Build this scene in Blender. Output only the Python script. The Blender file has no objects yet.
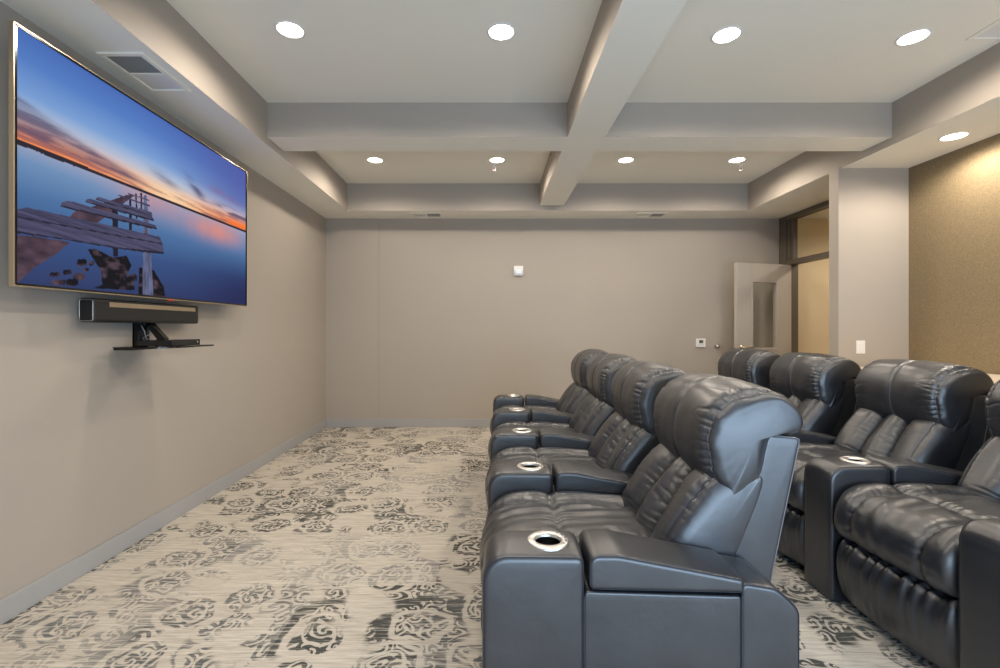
import bpy, bmesh, math, random
import numpy as np
from mathutils import Vector, Matrix

S = bpy.context.scene
C = S.collection
rng = np.random.default_rng(7)
PI = math.pi

# ------------------------------------------------------------------ scene
S.view_settings.view_transform = 'Standard'
S.view_settings.look = 'None'
S.view_settings.gamma = 1.0
S.view_settings.use_curve_mapping = False
S.view_settings.exposure = 0.04
S.cycles.max_bounces = 8
S.cycles.diffuse_bounces = 6
S.cycles.glossy_bounces = 4
S.cycles.transparent_max_bounces = 8
S.cycles.sample_clamp_indirect = 6
S.cycles.caustics_reflective = False
S.cycles.caustics_refractive = False

# ------------------------------------------------------------------ materials
def lin(c):
    return tuple(((v / 255) / 12.92 if v / 255 <= 0.04045 else ((v / 255 + .055) / 1.055) ** 2.4) for v in c)

def newmat(name):
    m = bpy.data.materials.new(name)
    m.use_nodes = True
    nt = m.node_tree
    return m, nt, nt.nodes['Principled BSDF'], nt.nodes['Material Output']

def nd(nt, t, **kw):
    n = nt.nodes.new(t)
    for k, v in kw.items():
        if k.startswith('i_'):
            n.inputs[int(k[2:])].default_value = v
        else:
            setattr(n, k, v)
    return n

def coords(nt, scale=(1, 1, 1)):
    tc = nd(nt, 'ShaderNodeTexCoord')
    mp = nd(nt, 'ShaderNodeMapping')
    mp.inputs['Scale'].default_value = scale
    nt.links.new(tc.outputs['Object'], mp.inputs['Vector'])
    return mp.outputs['Vector']

def simple(name, rgb, rough=.5, metal=0, bump=0, bscale=200, vary=0, vscale=3, coat=0, spec=.5, srgb=True):
    m, nt, b, out = newmat(name)
    col = (*(lin(rgb) if srgb else rgb), 1)
    b.inputs['Base Color'].default_value = col
    b.inputs['Roughness'].default_value = rough
    b.inputs['Metallic'].default_value = metal
    b.inputs['Specular IOR Level'].default_value = spec
    b.inputs['Coat Weight'].default_value = coat
    v = coords(nt)
    n = nd(nt, 'ShaderNodeTexNoise'); n.inputs['Scale'].default_value = vscale; n.inputs['Detail'].default_value = 4
    nt.links.new(v, n.inputs['Vector'])
    hs = nd(nt, 'ShaderNodeHueSaturation'); hs.inputs['Color'].default_value = col
    mr = nd(nt, 'ShaderNodeMapRange')
    mr.inputs['To Min'].default_value = 1 - vary; mr.inputs['To Max'].default_value = 1 + vary
    nt.links.new(n.outputs['Fac'], mr.inputs['Value'])
    nt.links.new(mr.outputs['Result'], hs.inputs['Value'])
    nt.links.new(hs.outputs['Color'], b.inputs['Base Color'])
    if bump:
        n2 = nd(nt, 'ShaderNodeTexNoise'); n2.inputs['Scale'].default_value = bscale; n2.inputs['Detail'].default_value = 3
        nt.links.new(v, n2.inputs['Vector'])
        bp = nd(nt, 'ShaderNodeBump'); bp.inputs['Strength'].default_value = bump; bp.inputs['Distance'].default_value = .002
        nt.links.new(n2.outputs['Fac'], bp.inputs['Height'])
        nt.links.new(bp.outputs['Normal'], b.inputs['Normal'])
    return m

def emit(name, rgb, strength, srgb=False):
    m, nt, b, out = newmat(name)
    b.inputs['Base Color'].default_value = (.8, .8, .8, 1)
    b.inputs['Emission Color'].default_value = (*(lin(rgb) if srgb else rgb), 1)
    b.inputs['Emission Strength'].default_value = strength
    return m

WARM = (1.0, .88, .745)
COOL = (.56, .76, 1.0)
M = {}
M['wall'] = simple('taupe_wall_paint', (168, 159, 148), .75, bump=.15, bscale=160, vary=.02)
M['ceil'] = simple('warm_white_ceiling_paint', (243, 239, 226), .85, bump=.1, bscale=140, vary=.015)
M['base'] = simple('grey_vinyl_base', (162, 161, 160), .5, vary=.02)
M['frame'] = simple('dark_bronze_frame', (98, 90, 78), .45, vary=.03)
M['door'] = simple('greige_door_paint', (176, 168, 158), .5, vary=.02)
M['corr'] = simple('cream_corridor_paint', (230, 214, 182), .8, vary=.03)
M['white'] = simple('white_plastic', (232, 230, 226), .4, vary=.01)
M['greyvent'] = simple('grey_vent_louvre', (150, 150, 145), .5, vary=.02)
M['darkvoid'] = simple('dark_duct', (120, 118, 112), .8)
M['chrome'] = simple('brushed_silver', (222, 220, 216), .36, metal=1, vary=.03)
M['brass'] = simple('satin_metal', (205, 190, 165), .25, metal=1)
M['blackgloss'] = simple('black_gloss_plastic', (12, 12, 14), .12, vary=.05)
M['blackmat'] = simple('black_matte_plastic', (24, 24, 25), .5, vary=.05)
M['bronze'] = simple('champagne_metal', (196, 182, 158), .3, metal=.9, vary=.02)
M['lcd'] = simple('grey_lcd', (88, 84, 66), .3)
M['red'] = simple('red_glass', (190, 60, 50), .3)
M['counter'] = simple('cream_counter_laminate', (214, 200, 180), .35, vary=.03, vscale=30)
M['wood'] = simple('brown_wood_edge', (120, 78, 40), .45, vary=.15, vscale=25)
M['darkpanel'] = simple('dark_panel', (40, 34, 28), .6, vary=.1)
M['thread'] = simple('dark_blue_thread', (34, 38, 48), .6)
M['piping'] = simple('grey_thread', (120, 122, 128), .6)
M['lamp'] = emit('downlight_lens', WARM, 14)
M['well'] = simple('cup_well', (14, 14, 16), .25)

def leather():
    m, nt, b, out = newmat('black_leather')
    v = coords(nt)
    n = nd(nt, 'ShaderNodeTexNoise'); n.inputs['Scale'].default_value = 9; n.inputs['Detail'].default_value = 5
    nt.links.new(v, n.inputs['Vector'])
    cr = nd(nt, 'ShaderNodeValToRGB')
    cr.color_ramp.elements[0].position = .3; cr.color_ramp.elements[0].color = (.011, .013, .018, 1)
    cr.color_ramp.elements[1].position = .7; cr.color_ramp.elements[1].color = (.019, .022, .028, 1)
    nt.links.new(n.outputs['Fac'], cr.inputs['Fac']); nt.links.new(cr.outputs['Color'], b.inputs['Base Color'])
    mr = nd(nt, 'ShaderNodeMapRange'); mr.inputs['To Min'].default_value = .33; mr.inputs['To Max'].default_value = .43
    nt.links.new(n.outputs['Fac'], mr.inputs['Value']); nt.links.new(mr.outputs['Result'], b.inputs['Roughness'])
    b.inputs['Specular IOR Level'].default_value = 1.0
    b.inputs['Coat Weight'].default_value = .12
    b.inputs['Coat Roughness'].default_value = .3
    vo = nd(nt, 'ShaderNodeTexVoronoi'); vo.inputs['Scale'].default_value = 420
    nt.links.new(v, vo.inputs['Vector'])
    n3 = nd(nt, 'ShaderNodeTexNoise'); n3.inputs['Scale'].default_value = 26; n3.inputs['Detail'].default_value = 3
    nt.links.new(v, n3.inputs['Vector'])
    b1 = nd(nt, 'ShaderNodeBump'); b1.inputs['Strength'].default_value = .12; b1.inputs['Distance'].default_value = .001
    nt.links.new(vo.outputs['Distance'], b1.inputs['Height'])
    b2 = nd(nt, 'ShaderNodeBump'); b2.inputs['Strength'].default_value = .2; b2.inputs['Distance'].default_value = .004
    nt.links.new(n3.outputs['Fac'], b2.inputs['Height']); nt.links.new(b1.outputs['Normal'], b2.inputs['Normal'])
    nt.links.new(b2.outputs['Normal'], b.inputs['Normal'])
    return m
M['leather'] = leather()

def fabric_wall():
    m, nt, b, out = newmat('gold_woven_wallcovering')
    tc = nd(nt, 'ShaderNodeTexCoord')
    outs = []
    for sc in ((1, 90, 420), (1, 480, 70)):
        mp = nd(nt, 'ShaderNodeMapping'); mp.inputs['Scale'].default_value = sc
        nt.links.new(tc.outputs['Object'], mp.inputs['Vector'])
        n = nd(nt, 'ShaderNodeTexNoise'); n.inputs['Scale'].default_value = 1; n.inputs['Detail'].default_value = 2
        nt.links.new(mp.outputs['Vector'], n.inputs['Vector']); outs.append(n.outputs['Fac'])
    a = nd(nt, 'ShaderNodeMath', operation='ADD'); nt.links.new(outs[0], a.inputs[0]); nt.links.new(outs[1], a.inputs[1])
    cr = nd(nt, 'ShaderNodeValToRGB')
    mu = nd(nt, 'ShaderNodeMath', operation='MULTIPLY', i_1=.5); nt.links.new(a.outputs[0], mu.inputs[0])
    cr.color_ramp.elements[0].position = .36; cr.color_ramp.elements[0].color = (*lin((108, 94, 70)), 1)
    cr.color_ramp.elements[1].position = .64; cr.color_ramp.elements[1].color = (*lin((146, 129, 99)), 1)
    nt.links.new(mu.outputs[0], cr.inputs['Fac']); nt.links.new(cr.outputs['Color'], b.inputs['Base Color'])
    b.inputs['Roughness'].default_value = .8
    bp = nd(nt, 'ShaderNodeBump'); bp.inputs['Strength'].default_value = .3; bp.inputs['Distance'].default_value = .002
    nt.links.new(mu.outputs[0], bp.inputs['Height']); nt.links.new(bp.outputs['Normal'], b.inputs['Normal'])
    return m
M['gold'] = fabric_wall()

def carpet():
    m, nt, b, out = newmat('distressed_damask_carpet')
    L = nt.links.new
    tc = nd(nt, 'ShaderNodeTexCoord')
    def mth(op, a, b_=None, c=None):
        n = nd(nt, 'ShaderNodeMath', operation=op)
        for i, q in enumerate((a, b_, c)):
            if q is None: continue
            if isinstance(q, (int, float)): n.inputs[i].default_value = q
            else: L(q, n.inputs[i])
        return n.outputs[0]
    def vm(op, a, b_):
        n = nd(nt, 'ShaderNodeVectorMath', operation=op)
        for i, q in enumerate((a, b_)):
            if isinstance(q, tuple): n.inputs[i].default_value = q
            else: L(q, n.inputs[i])
        return n.outputs[0]
    def noise(vec, scale, sc=(1, 1, 1), det=3, w=0, out_='Fac', rough=.5):
        mp = nd(nt, 'ShaderNodeMapping'); mp.inputs['Scale'].default_value = sc; mp.inputs['Location'].default_value = (w, w * 1.7, 0)
        L(vec, mp.inputs['Vector'])
        n = nd(nt, 'ShaderNodeTexNoise'); n.inputs['Scale'].default_value = scale; n.inputs['Detail'].default_value = det
        n.inputs['Roughness'].default_value = rough
        L(mp.outputs['Vector'], n.inputs['Vector'])
        return n.outputs[out_]
    def ss(x, lo, hi, inv=False):
        n = nd(nt, 'ShaderNodeMapRange', interpolation_type='SMOOTHSTEP')
        n.inputs['From Min'].default_value = lo; n.inputs['From Max'].default_value = hi
        if inv: n.inputs['To Min'].default_value = 1; n.inputs['To Max'].default_value = 0
        L(x, n.inputs['Value']); return n.outputs['Result']
    P = tc.outputs['Object']
    # warp of the scroll work
    nz = noise(P, 5, det=2, out_='Color')
    wv = vm('SUBTRACT', nz, (.5, .5, .5)); sc_ = nd(nt, 'ShaderNodeVectorMath', operation='SCALE'); L(wv, sc_.inputs[0]); sc_.inputs['Scale'].default_value = .15
    Q = vm('ADD', P, sc_.outputs[0])
    def medallion(scale, seed, turns, arms):
        add = vm('ADD', Q, (seed, seed * 2.3, 0))
        flat = vm('MULTIPLY', add, (1, 1, 0))
        vo = nd(nt, 'ShaderNodeTexVoronoi', voronoi_dimensions='2D', feature='F1'); vo.inputs['Scale'].default_value = scale
        vo.inputs['Randomness'].default_value = .75
        L(flat, vo.inputs['Vector'])
        ve = nd(nt, 'ShaderNodeTexVoronoi', voronoi_dimensions='2D', feature='DISTANCE_TO_EDGE'); ve.inputs['Scale'].default_value = scale
        ve.inputs['Randomness'].default_value = .75
        L(flat, ve.inputs['Vector'])
        loc = vm('SUBTRACT', flat, vo.outputs['Position'])
        sp = nd(nt, 'ShaderNodeSeparateXYZ'); L(loc, sp.inputs[0])
        th = mth('ARCTAN2', sp.outputs[1], sp.outputs[0])
        r = vo.outputs['Distance']
        spiral = mth('SINE', mth('ADD', mth('MULTIPLY', r, turns), mth('MULTIPLY', th, arms)))
        return r, ve.outputs['Distance'], spiral, vo.outputs['Color']
    r1, e1, s1, c1 = medallion(3.1, 3.1, 9, 1)
    r2, e2, s2, c2 = medallion(10.5, 7.7, 17, 2)
    ring = ss(mth('ABSOLUTE', mth('SUBTRACT', r1, .375)), .025, .05)
    core = mth('MULTIPLY', ss(r1, .33, .36, inv=True), ss(mth('ABSOLUTE', mth('SUBTRACT', r1, .20)), .012, .03))
    small = ss(s2, -.25, .15)
    small = mth('MAXIMUM', small, ss(e2, .05, .09, inv=True))
    outer = mth('MULTIPLY', ss(r1, .42, .46), mth('MAXIMUM', ss(s2, -.25, .1), ss(s1, .5, .8)))
    nm = noise(P, 3.1, det=2, w=4)
    outer = mth('MULTIPLY', outer, ss(nm, .44, .52))
    nm2 = noise(P, 2.3, det=2, w=13)
    fig = mth('MAXIMUM', mth('MULTIPLY', mth('MULTIPLY', core, small), ss(nm2, .36, .46)), outer)
    # tiles: every carpet tile is printed lighter or darker
    tl = vm('MULTIPLY', vm('ADD', P, (.27, .08, 0)), (1 / .60, 1 / .60, 0))
    fl = nd(nt, 'ShaderNodeVectorMath', operation='FLOOR'); L(tl, fl.inputs[0])
    wn = nd(nt, 'ShaderNodeTexWhiteNoise', noise_dimensions='2D'); L(fl.outputs[0], wn.inputs['Vector'])
    dark = ss(wn.outputs['Value'], .12, .62)
    # distressed streaks along X
    st = noise(P, 1, (9, 130, 1), det=3, rough=.65)
    st2 = noise(P, 1, (2.2, 46, 1), det=4, w=9, rough=.7)
    big = noise(P, 1.7, det=2, w=2)
    worn = ss(mth('ADD', mth('MULTIPLY', st, .5), mth('MULTIPLY', st2, .5)), .44, .60)
    keep = mth('SUBTRACT', 1, mth('MULTIPLY', worn, .8))
    fade = mth('MULTIPLY', ss(big, .36, .6), .5)
    amt = mth('MULTIPLY', mth('MULTIPLY', fig, keep), mth('ADD', mth('MULTIPLY', dark, .75), mth('ADD', fade, .38)))
    amt = mth('MINIMUM', amt, 1)
    cream = nd(nt, 'ShaderNodeValToRGB')
    cream.color_ramp.elements[0].position = .35; cream.color_ramp.elements[0].color = (*lin((172, 163, 150)), 1)
    cream.color_ramp.elements[1].position = .62; cream.color_ramp.elements[1].color = (*lin((212, 205, 193)), 1)
    L(mth('ADD', mth('MULTIPLY', st, .6), mth('MULTIPLY', st2, .4)), cream.inputs['Fac'])
    mix = nd(nt, 'ShaderNodeMix', data_type='RGBA'); L(amt, mix.inputs['Factor']); L(cream.outputs['Color'], mix.inputs['A'])
    gc = nd(nt, 'ShaderNodeMix', data_type='RGBA'); L(dark, gc.inputs['Factor'])
    gc.inputs['A'].default_value = (*lin((118, 120, 122)), 1); gc.inputs['B'].default_value = (*lin((78, 79, 76)), 1)
    L(gc.outputs['Result'], mix.inputs['B'])
    # thin dark yarn lines
    yl = ss(noise(P, 1, (3, 210, 1), det=2, w=5), .62, .70)
    mx2 = nd(nt, 'ShaderNodeMix', data_type='RGBA'); L(mth('MULTIPLY', yl, .55), mx2.inputs['Factor']); L(mix.outputs['Result'], mx2.inputs['A'])
    mx2.inputs['B'].default_value = (*lin((110, 106, 98)), 1)
    L(mx2.outputs['Result'], b.inputs['Base Color'])
    b.inputs['Roughness'].default_value = .95
    b.inputs['Specular IOR Level'].default_value = .1
    fn = noise(P, 500, det=1)
    bp = nd(nt, 'ShaderNodeBump'); bp.inputs['Strength'].default_value = .5; bp.inputs['Distance'].default_value = .003
    L(fn, bp.inputs['Height']); L(bp.outputs['Normal'], b.inputs['Normal'])
    return m
M['carpet'] = carpet()

def glass(name, tint, gloss=.12):
    m, nt, b, out = newmat(name)
    tr = nd(nt, 'ShaderNodeBsdfTransparent'); tr.inputs['Color'].default_value = (*tint, 1)
    gl = nd(nt, 'ShaderNodeBsdfGlossy'); gl.inputs['Roughness'].default_value = .03
    lw = nd(nt, 'ShaderNodeLayerWeight'); lw.inputs['Blend'].default_value = .5
    pw = nd(nt, 'ShaderNodeMath', operation='POWER', i_1=5.0); nt.links.new(lw.outputs['Facing'], pw.inputs[0])
    fr = nd(nt, 'ShaderNodeMath', operation='MULTIPLY_ADD', i_1=.6, i_2=.04); nt.links.new(pw.outputs[0], fr.inputs[0])
    mx = nd(nt, 'ShaderNodeMixShader')
    nt.links.new(fr.outputs[0], mx.inputs[0]); nt.links.new(tr.outputs[0], mx.inputs[1]); nt.links.new(gl.outputs[0], mx.inputs[2])
    nt.links.new(mx.outputs[0], out.inputs['Surface'])
    return m
M['glass'] = glass('clear_glass', (.92, .93, .92))
M['shelfglass'] = glass('smoked_glass', (.25, .26, .27))

# ------------------------------------------------------------------ mesh helpers
def link(name, me, mats, parent=None, smooth=False, loc=None):
    for mt in (mats if isinstance(mats, (list, tuple)) else [mats]):
        me.materials.append(M[mt] if isinstance(mt, str) else mt)
    if smooth:
        me.polygons.foreach_set('use_smooth', [True] * len(me.polygons))
    o = bpy.data.objects.new(name, me)
    C.objects.link(o)
    if parent: o.parent = parent
    if loc: o.location = loc
    return o

def tag(o, label=None, cat=None, group=None, kind=None):
    if label: o['label'] = label
    if cat: o['category'] = cat
    if group: o['group'] = group
    if kind: o['kind'] = kind
    return o

def empty(name, loc=(0, 0, 0), rz=0):
    o = bpy.data.objects.new(name, None)
    o.empty_display_size = .1
    o.location = loc; o.rotation_euler = (0, 0, rz)
    C.objects.link(o)
    return o

class G:
    """collects shapes into one mesh"""
    def __init__(self): self.bm = bmesh.new()
    def box(self, x0, x1, y0, y1, z0, z1, bev=0, mat=0, seg=2):
        t = bmesh.new()
        bmesh.ops.create_cube(t, size=1)
        bmesh.ops.scale(t, vec=(abs(x1 - x0), abs(y1 - y0), abs(z1 - z0)), verts=t.verts)
        bmesh.ops.translate(t, vec=((x0 + x1) / 2, (y0 + y1) / 2, (z0 + z1) / 2), verts=t.verts)
        if bev: bmesh.ops.bevel(t, geom=t.edges[:], offset=bev, segments=seg, profile=.5, affect='EDGES')
        return self._add(t, mat)
    def _add(self, t, mat=0, mtx=None):
        for f in t.faces: f.material_index = mat
        if mtx is not None: bmesh.ops.transform(t, matrix=mtx, verts=t.verts)
        me = bpy.data.meshes.new('t'); t.to_mesh(me); t.free()
        self.bm.from_mesh(me); bpy.data.meshes.remove(me)
        return self
    def lathe(self, prof, n=32, mat=0, mtx=None, smooth=True):
        """prof = [(r, z)] revolved about z"""
        t = bmesh.new(); rings = []
        for r, z in prof:
            if r < 1e-6: rings.append([t.verts.new((0, 0, z))])
            else: rings.append([t.verts.new((r * math.cos(2 * PI * k / n), r * math.sin(2 * PI * k / n), z)) for k in range(n)])
        for a, b in zip(rings, rings[1:]):
            for k in range(n):
                k2 = (k + 1) % n
                if len(a) == 1: t.faces.new((a[0], b[k2], b[k]))
                elif len(b) == 1: t.faces.new((a[k], a[k2], b[0]))
                else: t.faces.new((a[k], a[k2], b[k2], b[k]))
        for f in t.faces: f.smooth = smooth
        bmesh.ops.recalc_face_normals(t, faces=t.faces)
        return self._add(t, mat, mtx)
    def prism(self, pts, h0, h1, axis='y', bev=0, mat=0):
        t = bmesh.new()
        def P(a, b, h): return {'y': (a, h, b), 'x': (h, a, b), 'z': (a, b, h)}[axis]
        A = [t.verts.new(P(a, b, h0)) for a, b in pts]; B = [t.verts.new(P(a, b, h1)) for a, b in pts]
        t.faces.new(A); t.faces.new(B[::-1])
        for i in range(len(pts)):
            j = (i + 1) % len(pts); t.faces.new((A[j], A[i], B[i], B[j]))
        bmesh.ops.recalc_face_normals(t, faces=t.faces)
        if bev: bmesh.ops.bevel(t, geom=t.edges[:], offset=bev, segments=3, profile=.5, affect='EDGES')
        return self._add(t, mat)
    def tube(self, pts, r, n=6, mat=0):
        t = bmesh.new(); rings = []
        pts = [Vector(p) for p in pts]
        for i, p in enumerate(pts):
            d = (pts[min(i + 1, len(pts) - 1)] - pts[max(i - 1, 0)])
            if d.length < 1e-9: d = Vector((0, 0, 1))
            d.normalize()
            u = d.orthogonal().normalized() if i == 0 else (u - d * u.dot(d)).normalized()
            w = d.cross(u)
            rings.append([t.verts.new(p + (u * math.cos(2 * PI * k / n) + w * math.sin(2 * PI * k / n)) * r) for k in range(n)])
        for a, b in zip(rings, rings[1:]):
            for k in range(n): t.faces.new((a[k], a[(k + 1) % n], b[(k + 1) % n], b[k]))
        t.faces.new(rings[0][::-1]); t.faces.new(rings[-1])
        for f in t.faces: f.smooth = True
        return self._add(t, mat)
    def mesh(self, V, F, mat=0, smooth=True):
        t = bmesh.new(); vs = [t.verts.new(tuple(v)) for v in V]
        for f in F:
            q = t.faces.new([vs[i] for i in f]); q.smooth = smooth
        bmesh.ops.recalc_face_normals(t, faces=t.faces)
        return self._add(t, mat)
    def out(self, name, mats, parent=None, loc=None):
        me = bpy.data.meshes.new(name); self.bm.to_mesh(me); self.bm.free()
        return link(name, me, mats, parent, loc=loc)

def catmull(ctrl, n):
    """closed smooth ring resampled to n points"""
    P = np.array(ctrl, float); k = len(P); out = []
    for i in range(k):
        p0, p1, p2, p3 = P[i - 1], P[i], P[(i + 1) % k], P[(i + 2) % k]
        for t in np.linspace(0, 1, 24, endpoint=False):
            out.append(.5 * ((2 * p1) + (-p0 + p2) * t + (2 * p0 - 5 * p1 + 4 * p2 - p3) * t * t + (-p0 + 3 * p1 - 3 * p2 + p3) * t ** 3))
    return resample(np.array(out), n)

def resample(P, n):
    Q = np.vstack([P, P[:1]]); d = np.r_[0, np.cumsum(np.linalg.norm(np.diff(Q, axis=0), axis=1))]
    s = np.linspace(0, d[-1], n, endpoint=False)
    return np.c_[np.interp(s, d, Q[:, 0]), np.interp(s, d, Q[:, 1])]

def rounded(pts, radii, n):
    """closed polygon with rounded corners resampled to n points"""
    P = np.array(pts, float); k = len(P); out = []
    for i in range(k):
        p, a, b = P[i], P[i - 1], P[(i + 1) % k]; r = radii[i]
        da = (a - p) / np.linalg.norm(a - p); db = (b - p) / np.linalg.norm(b - p)
        ang = math.acos(np.clip(da @ db, -1, 1)); t = r / math.tan(ang / 2)
        c = p + (da + db) / np.linalg.norm(da + db) * r / math.sin(ang / 2)
        s, e = p + da * t, p + db * t
        a0 = math.atan2(*(s - c)[::-1]); a1 = math.atan2(*(e - c)[::-1])
        da_ = (a1 - a0 + PI) % (2 * PI) - PI
        for q in np.linspace(0, 1, 9): out.append(c + r * np.array([math.cos(a0 + da_ * q), math.sin(a0 + da_ * q)]))
    return resample(np.array(out), n)

def normals(R):
    T = np.roll(R, -1, 0) - np.roll(R, 1, 0)
    Nn = np.c_[T[:, 1], -T[:, 0]]; Nn /= np.linalg.norm(Nn, axis=1)[:, None] + 1e-9
    area = .5 * np.sum(R[:, 0] * np.roll(R[:, 1], -1) - np.roll(R[:, 0], -1) * R[:, 1])
    return Nn if area > 0 else -Nn

def puffy(g, ring, y0, y1, r, crown=0, ny=24, disp=None, shift=None, mat=0, nr=6, seams=(), seam_mat=1, seam_r=.0016, face_seam=None):
    """a ring in the XZ plane swept along Y with rounded ends; disp(y, s, X, Z, NX, NZ) pushes it along its normals"""
    N = len(ring); nrm = normals(ring)
    st = []
    for a in np.linspace(0, PI / 2, nr, endpoint=False): st.append((y0 + r * (1 - math.cos(a)), r * (1 - math.sin(a))))
    for y in np.linspace(y0 + r, y1 - r, ny): st.append((y, 0))
    for a in np.linspace(PI / 2, 0, nr, endpoint=False)[::-1] if False else [PI / 2 - q for q in np.linspace(0, PI / 2, nr + 1)[1:]]:
        st.append((y1 - r * (1 - math.cos(a)), r * (1 - math.sin(a))))
    ys = np.array([q[0] for q in st]); ins = np.array([q[1] for q in st])
    s = np.arange(N) / N
    d = disp(ys[:, None], s[None, :], ring[None, :, 0], ring[None, :, 1], nrm[None, :, 0], nrm[None, :, 1]) if disp else 0
    d = np.broadcast_to(d, (len(ys), N)).copy()
    X = ring[None, :, 0] + nrm[None, :, 0] * (d - ins[:, None])
    Z = ring[None, :, 1] + nrm[None, :, 1] * (d - ins[:, None])
    Y = np.broadcast_to(ys[:, None], X.shape).copy()
    if shift is not None:
        dx, dz = shift(Y, X, Z); X = X + dx; Z = Z + dz
    V = np.stack([X, Y, Z], -1)
    verts = [tuple(v) for v in V.reshape(-1, 3)]; F = []
    K = len(ys)
    for i in range(K - 1):
        for j in range(N):
            j2 = (j + 1) % N; F.append((i * N + j, i * N + j2, (i + 1) * N + j2, (i + 1) * N + j))
    for end, base, sg in ((0, 0, -1), (1, (K - 1) * N, 1)):
        cx, cy, cz = V[0 if end == 0 else -1].mean(0); prev = base
        for sc in (.93, .8, .6, .35):
            nb = len(verts)
            for j in range(N):
                x, y, z = V[0 if end == 0 else -1][j]
                verts.append((cx + (x - cx) * sc, y + sg * crown * (1 - sc ** 2.5), cz + (z - cz) * sc))
            for j in range(N):
                j2 = (j + 1) % N; F.append((prev + j, prev + j2, nb + j2, nb + j))
            prev = nb
        nb = len(verts); verts.append((cx, cy + sg * crown, cz))
        for j in range(N): F.append((prev + j, prev + (j + 1) % N, nb))
    g.mesh(verts, F, mat)
    for sy, s0, s1 in seams:                       # a line of stitching round the ring at y = sy
        i = int(np.argmin(abs(ys - sy))); js = [j for j in range(int(s0 * N), int(s1 * N) + 1)]
        pts = [V[i][j % N] + np.array([nrm[j % N][0], 0, nrm[j % N][1]]) * seam_r * .5 for j in js]
        g.tube(pts, seam_r, 5, seam_mat)
    if face_seam is not None:                      # a line of stitching round the edge of the two end faces
        for i, s0, s1 in ((nr // 2, face_seam[0], face_seam[1]), (K - 1 - nr // 2, face_seam[0], face_seam[1])):
            js = range(int(s0 * N), int(s1 * N) + 1)
            sg = -1 if i < K / 2 else 1
            pts = [V[i][j % N] + np.array([nrm[j % N][0] * .5, sg * .5, nrm[j % N][1] * .5]) * seam_r for j in js]
            g.tube(pts, seam_r, 5, seam_mat)
    return V

def waves(seed, f0, f1, k=7):
    r = np.random.default_rng(seed)
    f = r.uniform(f0, f1, k); p = r.uniform(0, 2 * PI, k); q = r.uniform(-30, 30, k)
    def fn(s, y): return sum(np.sin(2 * PI * f[i] * s + p[i] + q[i] * y) for i in range(k)) / math.sqrt(k)
    return fn

# ------------------------------------------------------------------ the room
FRONT_Y = -1.15          # wall behind the camera
LW, RW, BW, SZ, CZ, BZ = -2.10, 3.67, 6.03, 2.672, 2.996, 2.733
def struct(o): o['kind'] = 'structure'; return o
def two_tone(o):
    """upright faces of the beams and soffits carry the wall paint, undersides the ceiling paint"""
    for p in o.data.polygons: p.material_index = 1 if abs(p.normal.z) < .5 else 0
    return struct(o)
g = G(); g.box(LW - .1, 5.6, FRONT_Y - .1, BW + .1, -.05, 0); struct(g.out('floor', 'carpet'))
# main ceiling with the perimeter soffits (all one painted shell)
g = G()
g.box(LW - .1, 3.71, FRONT_Y - .1, BW + .1, CZ, CZ + .06)
g.box(LW - .1, -1.705, FRONT_Y - .1, BW + .1, SZ, CZ); g.box(3.08, 3.71, FRONT_Y - .1, BW + .1, SZ, CZ)
g.box(-1.705, 3.08, 5.61, BW + .1, SZ, CZ); g.box(-1.705, 3.08, FRONT_Y - .1, FRONT_Y + .3, SZ, CZ)
two_tone(g.out('ceiling', ['ceil', 'wall']))
n = 1
for y0 in (3.60, 1.50):
    g = G(); g.box(-1.705, 3.08, y0, y0 + .29, BZ, CZ); two_tone(g.out('trim_%d' % n, ['ceil', 'wall'])); n += 1
for ya, yb in ((3.89, 5.61), (1.79, 3.60), (FRONT_Y + .3, 1.50)):
    g = G(); g.box(.592, .882, ya, yb, BZ, CZ); two_tone(g.out('trim_%d' % n, ['ceil', 'wall'])); n += 1
g = G(); g.box(LW - .1, LW, FRONT_Y - .1, BW + .1, 0, CZ); struct(g.out('wall_left', 'wall'))
g = G(); g.box(LW, 3.708, BW, BW + .1, 0, CZ)
g.box(LW, -1.424, BW - .018, BW, 0, SZ)
struct(g.out('wall_back', 'wall'))
g = G(); g.box(RW, RW + .1, FRONT_Y - .1, 4.12, 0, CZ); struct(g.out('wall_right', 'gold'))
g = G(); g.box(3.055, RW + .1, 4.12, 4.235, 0, SZ + .005); g.box(3.67, 3.80, 4.235, 4.34, 0, SZ); struct(g.out('wall_partition', 'wall'))
# wall behind the camera with a wide window
WX0, WX1, WZ0, WZ1 = -.6, 3.3, .12, 1.75
g = G()
g.box(LW, WX0, FRONT_Y - .1, FRONT_Y, 0, CZ); g.box(WX1, RW + .1, FRONT_Y - .1, FRONT_Y, 0, CZ)
g.box(WX0, WX1, FRONT_Y - .1, FRONT_Y, 0, WZ0); g.box(WX0, WX1, FRONT_Y - .1, FRONT_Y, WZ1, CZ)
struct(g.out('wall_front', 'wall'))
g = G()
for k in range(5):
    x = WX0 + (WX1 - WX0) * k / 4; g.box(x - .025, x + .025, FRONT_Y - .08, FRONT_Y - .02, WZ0, WZ1)
g.box(WX0, WX1, FRONT_Y - .08, FRONT_Y - .02, WZ0, WZ0 + .05); g.box(WX0, WX1, FRONT_Y - .08, FRONT_Y - .02, WZ1 - .05, WZ1)
w2 = struct(g.out('window_2', 'frame'))
# baseboards
g = G(); g.box(LW, LW + .012, FRONT_Y, BW - .018, 0, .105, .003); struct(g.out('baseboard_left', 'base'))
g = G(); g.box(-1.424, 3.708, BW - .012, BW, 0, .105, .003); g.box(LW + .012, -1.414, BW - .03, BW - .018, 0, .105, .003); struct(g.out('baseboard_back', 'base'))
g = G(); g.box(3.043, 3.055, 4.108, 4.235, 0, .105); g.box(3.055, RW, 4.108, 4.12, 0, .105); struct(g.out('baseboard_partition', 'base'))
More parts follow.
